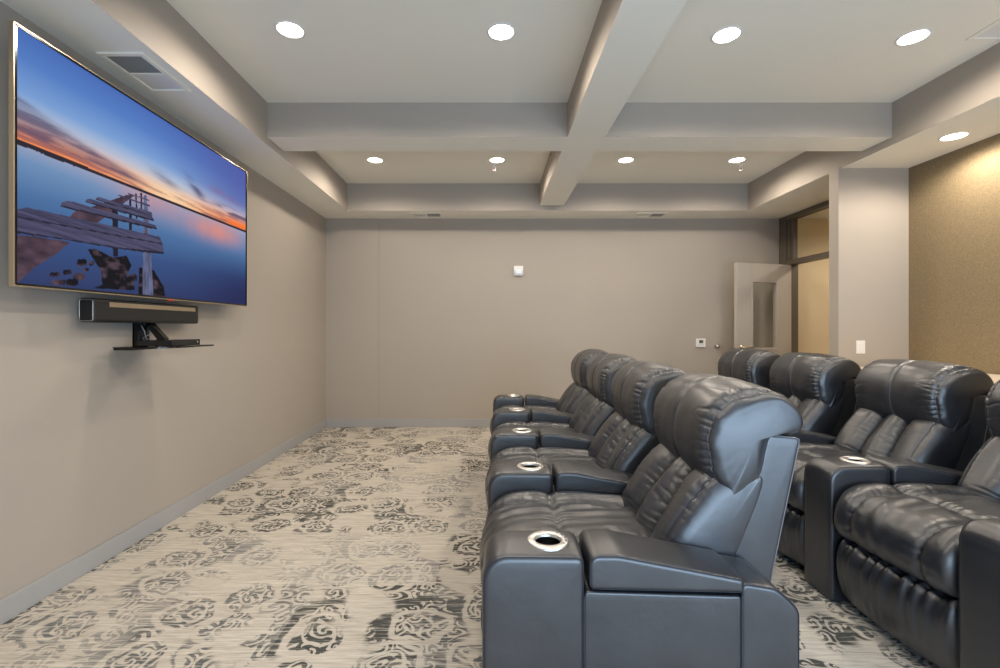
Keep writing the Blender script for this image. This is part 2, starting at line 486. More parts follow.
# storefront frame with transom on the right, and the open leaf
FX = 3.708
g = G()
g.box(FX, FX + .11, 5.90, 6.03, 0, SZ, .004)                    # outer jamb
g.box(FX, FX + .11, 4.34, 5.90, SZ - .052, SZ, .004)            # head
g.box(FX, FX + .11, 4.34, 5.90, 2.055, 2.112, .004)             # transom bar
g.box(FX + .02, FX + .10, 5.845, 5.90, 2.112, SZ - .05, .003)
g.box(FX + .035, FX + .09, 5.80, 5.845, 2.112, SZ - .05, .003)
g.box(FX + .02, FX + .11, 5.82, 5.90, 0, 2.055, .003)
g.box(FX + .0, FX + .11, 4.34, 4.40, 0, SZ - .05, .003)
w1 = struct(g.out('window_1', 'frame'))
g = G(); g.box(FX + .055, FX + .061, 4.40, 5.80, 2.112, SZ - .052); g.out('transom_pane', 'glass', w1)
# corridor beyond the door
g = G(); g.box(FX, 5.6, BW + .02, BW + .1, 0, CZ); g.box(5.5, 5.6, 3.2, BW + .1, 0, CZ); g.box(3.80, 5.6, 3.1, 3.2, 0, CZ); g.box(3.77, 3.80, 3.2, 4.34, 0, CZ)
struct(g.out('wall_corridor', 'corr'))
g = G(); g.box(3.80, 5.6, 3.1, BW + .1, SZ, SZ + .1); struct(g.out('ceiling_corridor', 'ceil'))
g = G(); g.box(FX + .02, FX + .10, 4.34, 5.90, SZ, CZ); two_tone(g.out('trim_%d' % n, ['ceil', 'wall'])); n += 1

d = empty('door_1', (3.70, 5.80, 0)); struct(d)
g = G(); dw, dh, dt = .82, 2.045, .045
lx0, lx1, lz0, lz1 = .22, .60, 1.02, 1.83
# local: leaf runs along -x
g.box(-dw, -lx1, -dt / 2, dt / 2, .01, dh, .003); g.box(-lx0, 0, -dt / 2, dt / 2, .01, dh, .003)
g.box(-lx1, -lx0, -dt / 2, dt / 2, lz1, dh); g.box(-lx1, -lx0, -dt / 2, dt / 2, .01, lz0)
g.out('door_leaf', 'door', d)
g = G()
for a, b_, c, e in ((-lx1 - .012, -lx1 + .012, lz0 - .012, lz1 + .012), (-lx0 - .012, -lx0 + .012, lz0 - .012, lz1 + .012)):
    g.box(a, b_, -dt / 2 - .006, dt / 2 + .006, c, e, .002)
g.box(-lx1, -lx0, -dt / 2 - .006, dt / 2 + .006, lz0 - .012, lz0 + .012, .002); g.box(-lx1, -lx0, -dt / 2 - .006, dt / 2 + .006, lz1 - .012, lz1 + .012, .002)
g.out('glazing_bead', 'door', d)
g = G(); g.box(-lx1, -lx0, -.004, .004, lz0, lz1); g.out('door_pane', 'glass', d)
g = G()
g.lathe([(0, 0), (.03, 0), (.03, .008), (.012, .012), (.012, .05), (0, .052)], 20, 0, Matrix.Translation((-dw + .065, -dt / 2, 1.04)) @ Matrix.Rotation(PI / 2, 4, 'X'))
g.tube([(-dw + .065, -dt / 2 - .045, 1.04), (-dw + .10, -dt / 2 - .05, 1.042), (-dw + .19, -dt / 2 - .045, 1.036)], .009, 8)
g.out('door_handle', 'brass', d)
d.rotation_euler = (0, 0, math.radians(16))

# ------------------------------------------------------------------ fixtures
def wall_frame(x, y, z): return Matrix.Translation((x, y, z)) @ Matrix.Rotation(PI / 2, 4, 'X')   # local z -> -Y
def tree_copy(o, parent=None):
    c = o.copy(); C.objects.link(c); c.parent = parent
    for ch in list(o.children): tree_copy(ch, c)
    return c

lt = empty('recessed_light')
g = G(); g.lathe([(.071, .0), (.071, -.003), (.076, -.005), (.084, -.003), (.086, 0)], 40); g.out('trim_ring', 'white', lt)
g = G(); g.lathe([(0, -.003), (.060, -.003), (.0708, -.0015), (.0708, 0)], 40); g.out('lens', 'lamp', lt)
lights = [
    (-1.156, 2.72, CZ, 'round recessed ceiling light at upper left, the one nearest the television'),
    (.066, 2.74, CZ, 'round recessed ceiling light just left of the long beam in the near bay'),
    (1.394, 2.77, CZ, 'round recessed ceiling light just right of the long beam in the near bay'),
    (2.512, 2.79, CZ, 'round recessed ceiling light at upper right beside the ceiling air panel'),
    (-1.181, 4.83, CZ, 'small looking recessed light at the left end of the far ceiling bay'),
    (.072, 4.83, CZ, 'recessed light of the far bay left of the long beam, a sprinkler under it'),
    (1.397, 4.83, CZ, 'recessed light of the far bay just right of the long beam'),
    (2.538, 4.83, CZ, 'recessed light at the right end of the far bay beside a sprinkler'),
    (3.395, 3.44, SZ, 'recessed light in the right soffit above the gold wallcovering'),
    (-1.156, .62, CZ, 'recessed light over the camera, nearest the television wall'),
    (.066, .62, CZ, 'recessed light over the camera, left of the long beam'),
    (1.394, .62, CZ, 'recessed light over the camera, right of the long beam'),
    (2.512, .62, CZ, 'recessed light over the camera, nearest the gold wall'),
    (3.395, .6, SZ, 'recessed light in the right soffit above the near end of the gold wall'),
    (4.7, 4.9, SZ, 'recessed light in the corridor ceiling beyond the door'),
]
for i, (x, y, z, lab) in enumerate(lights):
    o = lt if i == 0 else tree_copy(lt)
    o.location = (x, y, z)
    if i > 0:
        tag(o, lab, 'ceiling light', 'round recessed ceiling lights'); continue
    sl = bpy.data.lights.new('downlight', 'SPOT'); sl.energy = 62; sl.color = WARM; sl.spot_size = math.radians(168); sl.spot_blend = .45; sl.shadow_soft_size = .07
    so = bpy.data.objects.new('downlight', sl); C.objects.link(so); so.parent = o; so.location = (0, 0, -.012)
    tag(o, lab, 'ceiling light', 'round recessed ceiling lights')

def vent(name, x0, x1, y0, y1, z, label, halves='x', solid=False):
    cx, cy = (x0 + x1) / 2, (y0 + y1) / 2
    r = empty(name, (cx, cy, z)); tag(r, label, 'vent', 'ceiling air vents')
    hx, hy = (x1 - x0) / 2, (y1 - y0) / 2; f = .026
    g = G()
    g.box(-hx, hx, -hy, -hy + f, -.010, 0, .002); g.box(-hx, hx, hy - f, hy, -.010, 0, .002)
    g.box(-hx, -hx + f, -hy + f, hy - f, -.010, 0, .002); g.box(hx - f, hx, -hy + f, hy - f, -.010, 0, .002)
    if halves == 'y': g.box(-hx + f, hx - f, -.008, .008, -.010, 0)
    elif halves == 'x': g.box(-.008, .008, -hy + f, hy - f, -.010, 0)
    g.out('vent_frame', 'ceil', r)
    ix, iy = hx - f, hy - f
    g = G()
    if solid:
        g.box(-ix, ix, -iy, iy, -.006, -.001)
        g.out('blank_plate', 'white', r)
        return r
    if halves == 'y':      # louvres on the near half, plain damper plate on the far half
        g.box(-ix, ix, -iy, -.008, -.001, 0, mat=1)
        n_ = 13
        for k in range(n_):
            y = -iy + (iy - .008) * (k + .5) / n_; g.box(-ix, ix, y - .0035, y + .0035, -.006, -.002)
        g.out('louvres', ['greyvent', 'darkvoid'], r)
        g = G(); g.box(-ix, ix, .008, iy, -.005, -.001); g.out('damper_plate', 'white', r)
    else:
        g.box(-ix, -.008, -iy, iy, -.001, 0, mat=1)
        for k in range(13):
            x = -ix + (ix - .008) * (k + .5) / 13; g.box(x - .0035, x + .0035, -iy, iy, -.006, -.002)
        g.out('louvres', ['ceil', 'darkvoid'], r)
        g = G(); g.box(.008, ix, -iy, iy, -.005, -.001); g.out('damper_plate', 'greyvent', r)
    return r
vent('ceiling_vent', -2.0, -1.765, 2.385, 2.78, SZ, 'white rectangular air vent in the left soffit above the television', 'y')
vent('ceiling_vent', -.975, -.59, 5.70, 5.92, SZ, 'air vent in the back soffit on the left of the long beam', 'x')
vent('ceiling_vent', 1.78, 2.17, 5.70, 5.92, SZ, 'air vent in the back soffit on the right of the long beam', 'x')
vent('ceiling_vent', 2.842, 3.06, 2.44, 2.81, CZ, 'flat square air panel at the far upper right in the near ceiling bay', '', True)

def sprinkler(x, y, label):
    r = empty('sprinkler', (x, y, CZ)); tag(r, label, 'sprinkler', 'pendant fire sprinklers')
    g = G(); g.lathe([(.032, 0), (.030, -.006), (.014, -.008), (.010, -.02), (0, -.02)], 20); g.out('escutcheon', 'white', r)
    g = G(); g.tube([(-.004, 0, -.018), (-.014, 0, -.03), (-.012, 0, -.05), (0, 0, -.058)], .0035, 6)
    g.tube([(.004, 0, -.018), (.014, 0, -.03), (.012, 0, -.05), (0, 0, -.058)], .0035, 6)
    g.lathe([(0, -.058), (.019, -.058), (.020, -.062), (0, -.063)], 16); g.out('sprinkler_head', 'white', r)
    g = G(); g.lathe([(0, -.02), (.003, -.021), (.003, -.054), (0, -.056)], 8); g.out('bulb', 'red', r)
sprinkler(.045, 4.98, 'small white pendant sprinkler below the far light left of the long beam')
sprinkler(2.66, 4.98, 'small white pendant sprinkler at the right of the far ceiling bay')

t = empty('thermostat', (2.698, BW, 1.079)); tag(t, 'small square white thermostat with grey display on the back wall', 'thermostat')
g = G(); g.box(-.06, .06, -.024, 0, -.055, .055, .006); g.out('thermostat_case', 'white', t)
g = G(); g.box(-.026, .026, -.0265, -.022, -.004, .038, .001); g.out('display', 'lcd', t)
g = G()
for k in range(3): g.box(-.03 + .022 * k, -.016 + .022 * k, -.026, -.022, -.028, -.020, .001)
g.out('button_row', 'base', t)
g = G()
g.lathe([(0, 0), (.028, 0), (.030, .006), (.020, .012), (.018, .03), (.024, .036), (.022, .044), (0, .05)], 24, 0, wall_frame(2.906, BW, 1.039))
tag(g.out('door_stop', 'chrome'), 'round metal door stop on the back wall between thermostat and door', 'door stop')
t = empty('fire_strobe', (.364, BW, 2.0)); tag(t, 'small white fire alarm strobe high on the back wall', 'alarm strobe')
g = G(); g.prism([(-.06, -.045), (-.045, -.06), (.045, -.06), (.06, -.045), (.06, .063), (-.06, .063)], -.035, 0, 'y', .004); g.out('strobe_case', 'white', t)
g = G(); g.prism([(-.045, -.03), (-.025, -.042), (.025, -.042), (.045, -.03), (.045, .006), (-.045, .006)], -.052, -.03, 'y', .003); g.out('strobe_lens', 'chrome', t)
t = empty('light_switch', (3.247, 4.12, 1.103)); tag(t, 'white wall switch plate on the narrow wall by the gold wallcovering', 'light switch')
g = G(); g.box(-.038, .038, -.006, 0, -.058, .058, .002); g.out('switch_plate', 'white', t)
g = G(); g.box(-.017, .017, -.011, -.005, -.034, .034, .002); g.out('rocker', 'white', t)
for z in (-.047, .047):
    g = G(); g.lathe([(0, 0), (.003, 0), (.0025, .0015), (0, .0018)], 8, 0, wall_frame(0, -.006, z)); g.out('screw', 'chrome', t)

# ------------------------------------------------------------------ television
TX, TY0, TY1, TZ0, TZ1 = -1.96, 1.932, 3.79, 1.443, 2.534
tv = empty('television', (TX, (TY0 + TY1) / 2, TZ0)); tag(tv, 'large flat television on the left wall showing a ruined pier at sunset', 'television')
hy, H = (TY1 - TY0) / 2, TZ1 - TZ0
g = G(); g.box(-.045, -.018, -hy + .03, hy - .03, .02, H - .02, .003); g.out('back_case', 'blackmat', tv)
g = G(); bz = .011
g.box(-.019, .002, -hy - .001, -hy + bz, -.001, H + .001, .0015); g.box(-.022, .002, hy - bz, hy + .001, -.001, H + .001, .0015)
g.box(-.022, .002, -hy + bz, hy - bz, H - bz, H + .001, .0015); g.box(-.022, .002, -hy + bz, hy - bz, -.001, bz, .0015)
g.out('bezel', 'bronze', tv)
g = G(); iz = .008
g.box(-.010, .0026, -hy + bz - iz + .002, -hy + bz + .003, bz - .004, H - bz + .004); g.box(-.010, .0026, hy - bz - .003, hy - bz + iz - .002, bz - .004, H - bz + .004)
g.box(-.010, .0026, -hy + bz, hy - bz, H - bz - .003, H - bz + iz - .002); g.box(-.010, .0026, -hy + bz, hy - bz, bz - iz + .002, bz + .003)
g.out('inner_border', 'blackgloss', tv)
g = G(); g.box(-.012, .003, .0, .05, -.008, .002, .002); g.out('sensor', 'red', tv)
g = G(); g.box(-.14, -.03, -.3, .3, .3, .75, .004); g.box(-.13, -.03, -.16, -.10, .2, .85); g.out('wall_mount', 'blackmat', tv)

def vnoise(u, v, seed):
    r = np.random.default_rng(seed); T = r.random((64, 64))
    iu = np.floor(u).astype(int); iv = np.floor(v).astype(int); fu = u - iu; fv = v - iv
    fu = fu * fu * (3 - 2 * fu); fv = fv * fv * (3 - 2 * fv)
    g_ = lambda a, b: T[a % 64, b % 64]
    return (g_(iu, iv) * (1 - fu) + g_(iu + 1, iv) * fu) * (1 - fv) + (g_(iu, iv + 1) * (1 - fu) + g_(iu + 1, iv + 1) * fu) * fv
def fbm(u, v, seed, o=5):
    a = 0; w = .5
    for k in range(o): a = a + w * vnoise(u * 2 ** k, v * 2 ** k, seed + k); w *= .5
    return a
def sstep(x, a, b):
    t_ = np.clip((x - a) / (b - a), 0, 1); return t_ * t_ * (3 - 2 * t_)
def inpoly(U, V, P):
    r = np.zeros(U.shape, bool); k = len(P)
    for i in range(k):
        (x1, y1), (x2, y2) = P[i], P[(i + 1) % k]
        c = ((y1 > V) != (y2 > V)) & (U < (x2 - x1) * (V - y1) / (y2 - y1 + 1e-12) + x1); r ^= c
    return r
PIER = [
    ('log', [(0.2221, 0.4033), (0.3249, 0.5007), (0.3591, 0.5173), (0.2959, 0.4269), (0.2221, 0.3196), (0.1335, 0.3042), (0.1502, 0.3409)]),
    ('rock', [(0.3652, 0.0882), (0.365, 0.0754), (0.3587, 0.0678), (0.3475, 0.0663), (0.3376, 0.0614), (0.3285, 0.0706), (0.3302, 0.0818), (0.3305, 0.0943), (0.3365, 0.1018), (0.3475, 0.1036), (0.3575, 0.1088), (0.3671, 0.0997)]),
    ('rock', [(0.1616, 0.031), (0.1613, 0.021), (0.1554, 0.015), (0.1446, 0.0137), (0.1352, 0.0097), (0.1264, 0.0167), (0.1281, 0.0254), (0.1283, 0.0352), (0.134, 0.0411), (0.1446, 0.0427), (0.1542, 0.047), (0.1634, 0.04)]),
    ('rock', [(0.1254, 0.025), (0.1251, 0.0172), (0.1185, 0.0123), (0.1066, 0.0106), (0.0962, 0.0071), (0.0866, 0.012), (0.0884, 0.0188), (0.0887, 0.0264), (0.095, 0.0313), (0.1066, 0.0331), (0.1172, 0.0369), (0.1274, 0.0321)]),
    ('rock', [(0.1811, 0.0607), (0.1808, 0.0505), (0.175, 0.0444), (0.1645, 0.0428), (0.1553, 0.0387), (0.1468, 0.0457), (0.1484, 0.0546), (0.1487, 0.0645), (0.1542, 0.0706), (0.1645, 0.0724), (0.1739, 0.0768), (0.1828, 0.0698)]),
    ('rock', [(0.1947, 0.0953), (0.1945, 0.0902), (0.1912, 0.0869), (0.1851, 0.0858), (0.1798, 0.0834), (0.1748, 0.0867), (0.1757, 0.0913), (0.1759, 0.0963), (0.1791, 0.0996), (0.1851, 0.1008), (0.1905, 0.1033), (0.1957, 0.1)]),
    ('rock', [(0.211, 0.1277), (0.2109, 0.1204), (0.2082, 0.1161), (0.2033, 0.1152), (0.1991, 0.1124), (0.195, 0.1177), (0.1958, 0.1241), (0.1959, 0.1313), (0.1985, 0.1355), (0.2033, 0.1365), (0.2077, 0.1394), (0.2118, 0.1342)]),
    ('rock', [(0.1879, 0.1258), (0.1877, 0.1155), (0.1826, 0.1092), (0.1733, 0.1074), (0.1651, 0.103), (0.1575, 0.1098), (0.159, 0.1188), (0.1592, 0.1288), (0.1641, 0.1351), (0.1733, 0.1371), (0.1816, 0.1418), (0.1894, 0.135)]),
    ('rock', [(0.1424, 0.0731), (0.1422, 0.0662), (0.1382, 0.0619), (0.1308, 0.0606), (0.1242, 0.0576), (0.1182, 0.0622), (0.1193, 0.0683), (0.1195, 0.0751), (0.1235, 0.0794), (0.1308, 0.0807), (0.1374, 0.0839), (0.1436, 0.0793)]),
    ('rock', [(0.11, 0.0565), (0.1098, 0.0507), (0.105, 0.0469), (0.0962, 0.0454), (0.0885, 0.0425), (0.0814, 0.046), (0.0828, 0.0511), (0.083, 0.0568), (0.0876, 0.0606), (0.0962, 0.0621), (0.104, 0.0652), (0.1114, 0.0617)]),
    ('rock', [(0.1911, 0.1869), (0.2158, 0.1967), (0.275, 0.1712), (0.3249, 0.1939), (0.3437, 0.149), (0.3249, 0.0907), (0.3552, 0.0512), (0.3552, 0.0231), (0.2095, 0.012), (0.2382, 0.0327), (0.2349, 0.0965), (0.2095, 0.1453)]),
    ('rock', [(0.3709, 0.0029), (0.3748, 0.146), (0.437, 0.1438), (0.4816, 0.0602), (0.4908, 0.0011)]),
    ('log', [(0.0015, 0.1874), (0.0468, 0.1989), (0.139, 0.2026), (0.1014, 0.143), (0.0468, 0.0732), (0.0015, -0.0047)]),
    ('dark', [(0.2715, 0.4066), (0.2924, 0.4013), (0.2938, 0.1809), (0.275, 0.1759)]),
    ('dark', [(0.3339, 0.4832), (0.3429, 0.4875), (0.346, 0.3272), (0.3354, 0.3254)]),
    ('dark', [(0.3591, 0.5253), (0.3653, 0.5284), (0.3669, 0.3975), (0.3606, 0.395)]),
    ('dark', [(0.3788, 0.5371), (0.386, 0.5406), (0.3876, 0.4417), (0.3812, 0.439)]),
    ('post', [(0.3933, 0.5319), (0.4048, 0.5374), (0.4182, 0.3655), (0.4353, 0.0055), (0.3885, 0.005), (0.3917, 0.3559)]),
    ('plank', [(0.3309, 0.5134), (0.4165, 0.52), (0.4165, 0.5117), (0.3309, 0.5075)]),
    ('plank', [(0.2903, 0.4867), (0.4199, 0.4922), (0.4199, 0.4817), (0.2903, 0.48)]),
    ('edge', [(0.2158, 0.4313), (0.4284, 0.4432), (0.431, 0.4358), (0.2158, 0.424)]),
    ('plank', [(0.2253, 0.4431), (0.4267, 0.4573), (0.4301, 0.4418), (0.2145, 0.4289)]),
    ('edge', [(0.1839, 0.4056), (0.4353, 0.4248), (0.437, 0.4106), (0.1839, 0.3985)]),
    ('plank', [(0.1911, 0.4196), (0.4284, 0.439), (0.4353, 0.4206), (0.1839, 0.4038)]),
    ('edge', [(0.113, 0.3559), (0.4475, 0.3826), (0.4501, 0.3696), (0.113, 0.3459)]),
    ('plank', [(0.1346, 0.3826), (0.444, 0.3941), (0.4492, 0.379), (0.113, 0.3526), (0.114, 0.3664)]),
    ('edge', [(0.0015, 0.2077), (0.2959, 0.2267), (0.4816, 0.2572), (0.4816, 0.2441), (0.4032, 0.2312), (0.2819, 0.2187), (0.1014, 0.2073), (0.0015, 0.1957)]),
    ('plank', [(0.0015, 0.2861), (0.0282, 0.3069), (0.4634, 0.3355), (0.477, 0.3018), (0.0015, 0.2605)]),
    ('plank', [(0.0015, 0.2575), (0.477, 0.2985), (0.4816, 0.2551), (0.2959, 0.2267), (0.0015, 0.2047)]),
    ('edge', [(0.0015, 0.262), (0.477, 0.3029), (0.477, 0.2974), (0.0015, 0.2567)]),
]
def picture(U, V):
    """colours of the picture on the screen, u along it and v up"""
    hz = .553
    def c(*a): return np.array(lin(a))
    col = np.zeros(U.shape + (3,))
    sk = np.clip((V - hz) / (1 - hz), 0, 1)
    stops = [(0, c(235, 165, 110)), (.10, c(235, 195, 165)), (.25, c(178, 198, 220)), (.45, c(120, 158, 212)), (.75, c(82, 124, 194)), (1, c(70, 106, 180))]
    sky = np.stack([np.interp(sk, [s_[0] for s_ in stops], [s_[1][i] for s_ in stops]) for i in range(3)], -1)
    right = sstep(U, .35, 1.0)[..., None] * sstep(sk, .05, .5)[..., None]
    sky = sky * (1 - .75 * right) + c(84, 88, 160) * .75 * right
    ax = U * 1.7
    n1 = fbm(ax * 5 + sk * 6, sk * 16 - ax * 1.2, 3); n2 = fbm(ax * 3 - sk * 4, sk * 9 + ax * 2.2, 21)
    # glow and long thin clouds just over the horizon
    ctr = np.exp(-((U - .52) / .2) ** 2)[..., None]
    gcol = c(240, 128, 70) * (1 - ctr) + c(255, 214, 170) * ctr
    glow = np.exp(-(sk / .20) ** 2)[..., None]
    sky = sky * (1 - .85 * glow) + gcol * .85 * glow
    lines = sstep(fbm(ax * 4, sk * 34 + U * 5, 33), .44, .60) * np.exp(-(sk / .16) ** 2)
    sky = sky * (1 - .6 * lines[..., None]) + c(110, 62, 84) * .6 * lines[..., None]
    # purple bank at the left, rising to the left edge
    top = .40 - .75 * U
    lb = sstep(top - sk + .16 * (n2 - .5), -.06, .05) * sstep(sk - .05 - .05 * (n1 - .5), -.02, .06) * sstep(.5 - U, 0, .12)
    lb = lb * (.55 + .45 * sstep(n1, .35, .6))
    sky = sky * (1 - .82 * lb[..., None]) + c(72, 62, 98) * .82 * lb[..., None]
    # leaning wisps right of the middle, a lumpy purple bank at the right edge
    q_ = (U - .66 - .35 * (.30 - sk))
    wisp = np.exp(-(q_ / .035) ** 2) * np.exp(-((sk - .30) / .13) ** 2) * sstep(n1, .3, .55) + .7 * np.exp(-((U - .47 + .5 * (sk - .3)) / .05) ** 2) * np.exp(-((sk - .26) / .07) ** 2) * sstep(n2, .3, .6)
    rb = sstep(U, .70, .84) * np.exp(-((sk - .20) / .075) ** 2) * sstep(n1, .32, .5)
    dk = np.clip(wisp + rb, 0, 1)[..., None]
    sky = sky * (1 - .8 * dk) + c(70, 58, 98) * .8 * dk
    rg = sstep(U, .74, .9) * np.exp(-((sk - .06) / .05) ** 2) * sstep(n2, .3, .5)
    sky = sky * (1 - .9 * rg[..., None]) + c(255, 122, 48) * .9 * rg[..., None]
    pk = sstep(n2, .55, .68) * np.exp(-((sk - .45) / .1) ** 2) * sstep(U, .6, .8)
    sky = sky * (1 - .4 * pk[..., None]) + c(140, 90, 130) * .4 * pk[..., None]
    wt = np.clip((hz - V) / hz, 0, 1)
    wst = [(0, c(150, 160, 190)), (.12, c(108, 142, 184)), (.35, c(74, 112, 160)), (.65, c(52, 78, 128)), (1, c(44, 56, 100))]
    wat = np.stack([np.interp(wt, [s_[0] for s_ in wst], [s_[1][i] for s_ in wst]) for i in range(3)], -1)
    wr = sstep(U, .45, 1)[..., None] * sstep(wt, .25, .9)[..., None]
    wat = wat * (1 - .8 * wr) + c(32, 34, 78) * .8 * wr
    refl = np.exp(-((U - .78) / .17) ** 2) * np.exp(-((wt - .13) / .13) ** 2) + .55 * np.exp(-((U - .42) / .13) ** 2) * np.exp(-((wt - .05) / .14) ** 2)
    refl = refl * (.72 + .5 * (fbm(U * 26, V * 2.2, 41) - .45))
    refl = np.clip(refl, 0, 1)[..., None]
    wat = wat * (1 - .85 * refl) + c(238, 140, 100) * .85 * refl
    m_ = (V > hz)[..., None]; col = np.where(m_, sky, wat)
    shore = (abs(V - hz) < .005 + .006 * fbm(U * 60, U * 0 + 3, 5) * sstep(.25 - U, 0, .2) + .003) & (V < hz + .012)
    col[shore] = c(40, 34, 46)
    for kind, P in PIER:
        q = inpoly(U, V, P)
        if kind == 'plank':
            gr = fbm(U * 9, (V + .12 * U) * 130, 9)[..., None]; k_ = c(34, 34, 60) * (1 - gr) + c(92, 90, 122) * gr; col[q] = k_[q]
        elif kind == 'edge': col[q] = c(34, 30, 48)
        elif kind == 'log':
            gr = fbm(U * 30, V * 30, 13)[..., None]; k_ = c(18, 16, 30) * (1 - gr) + c(100, 76, 92) * gr; col[q] = k_[q]
        elif kind == 'post':
            gr = fbm(U * 160, V * 14, 17)[..., None]; k_ = c(18, 16, 32) * (1 - gr) + c(120, 128, 168) * gr; col[q] = k_[q]
        elif kind == 'dark': col[q] = c(26, 24, 40)
        elif kind == 'rock':
            gr = fbm(U * 45, V * 38, 19)[..., None]; gr = sstep(gr, .4, .8); k_ = c(10, 9, 18) * (1 - gr) + c(84, 66, 78) * gr; col[q] = k_[q]
    return col

NU, NV = 460, 270
us = np.linspace(0, 1, NU); vs = np.linspace(0, 1, NV)
UU, VV = np.meshgrid(us, vs)
sy0, sy1, sz0, sz1 = -hy + bz, hy - bz, bz, H - bz
co = np.stack([np.full(UU.shape, -.0035), sy0 + UU * (sy1 - sy0), sz0 + VV * (sz1 - sz0)], -1).reshape(-1, 3)
idx = np.arange(NU * NV).reshape(NV, NU)
Fq = np.stack([idx[:-1, :-1], idx[:-1, 1:], idx[1:, 1:], idx[1:, :-1]], -1).reshape(-1, 4)
me = bpy.data.meshes.new('screen')
me.from_pydata(co.tolist(), [], Fq.tolist())
ca = me.color_attributes.new('picture', 'FLOAT_COLOR', 'POINT')
rgb = picture(UU, VV).reshape(-1, 3)
ca.data.foreach_set('color', np.c_[rgb, np.ones(len(rgb))].astype(np.float32).ravel())
ms, nt, b, out = newmat('tv_picture')
at = nd(nt, 'ShaderNodeAttribute', attribute_name='picture')
b.inputs['Base Color'].default_value = (.01, .01, .01, 1)
b.inputs['Roughness'].default_value = .25
b.inputs['Specular IOR Level'].default_value = .0
nt.links.new(at.outputs['Color'], b.inputs['Emission Color']); b.inputs['Emission Strength'].default_value = .95
link('screen', me, ms, tv)

# ------------------------------------------------------------------ soundbar, bracket, shelf, player
sb = empty('soundbar', (LW, 2.79, 1.36)); tag(sb, 'long black soundbar fixed to the left wall under the television', 'soundbar')
# local x out of the wall
prof = rounded([(.028, -.061), (.108, -.061), (.108, .061), (.028, .061)], [.012] * 4, 60)
g = G(); puffy(g, prof, -.425, .425, .010, 0, 12); g.out('soundbar_body', 'blackmat', sb)
g = G(); g.box(0, .03, -.2, .2, -.03, .03); g.out('mount_plate', 'blackmat', sb)
g = G(); g.box(.1075, .110, -.33, .385, .020, .045, .001); g.out('metal_strip', 'bronze', sb)
g = G()
ring_ = rounded([(.034, -.054), (.102, -.054), (.102, .054), (.034, .054)], [.010] * 4, 40)
g.tube([(x, -.4255, z) for x, z in list(ring_) + [ring_[0]]], .0016, 5)
g.out('end_trim', 'chrome', sb)

br = empty('wall_bracket', (LW, 2.80, 1.16)); tag(br, 'black wall bracket with slanted arm below the soundbar', 'bracket')
g = G(); g.box(0, .035, -.04, -.02, 0, .14); g.box(0, .035, .03, .05, 0, .14); g.box(0, .008, -.04, .05, 0, .14); g.box(0, .31, -.03, .04, -.006, 0, .002); g.out('wall_channel', 'blackgloss', br)
g = G(); g.prism([(.045, .14), (.085, .14), (.17, .045), (.13, .03)], -.01, .03, 'y', .003); g.prism([(0, .125), (.085, .125), (.085, .14), (0, .14)], -.01, .03, 'y', .002); g.out('slanted_arm', 'blackgloss', br)
g = G()
for k, (a, c_) in enumerate(((.02, .05), (.05, .08), (.07, .03))):
    g.tube([(a, -.012 + .012 * k, .14), (a + .03, -.01 + .01 * k, .09), (c_, .0, .05), (c_ + .03, .02, .008)], .003, 6)
g.out('cable', 'base', br)
sh = empty('glass_shelf', (LW, 2.695, 1.146)); tag(sh, 'smoked glass shelf carrying the slim black player', 'shelf')
g = G(); g.prism([(.10, -.205), (.34, -.205), (.40, -.16), (.40, .2), (.10, .2)], .0145, .0225, 'z', .001); g.out('shelf_pane', 'shelfglass', sh)
g = G(); g.box(.02, .12, -.10, .10, -.0, .0142, .002); g.out('shelf_clamp', 'blackgloss', sh)
pl = empty('media_player', (-1.81, 2.66, 1.1685)); tag(pl, 'slim black media player box on the glass shelf', 'media player')
g = G(); g.box(-.09, .09, -.13, .13, .003, .036, .003); g.out('player_case', 'blackgloss', pl)
g = G(); g.box(.089, .092, -.12, .12, .008, .031, .001); g.out('player_front', 'blackmat', pl)
g = G(); g.lathe([(0, 0), (.005, 0), (.004, .003), (0, .003)], 12, 0, Matrix.Translation((.092, .10, .02)) @ Matrix.Rotation(PI / 2, 4, 'Y')); g.out('player_knob', 'chrome', pl)

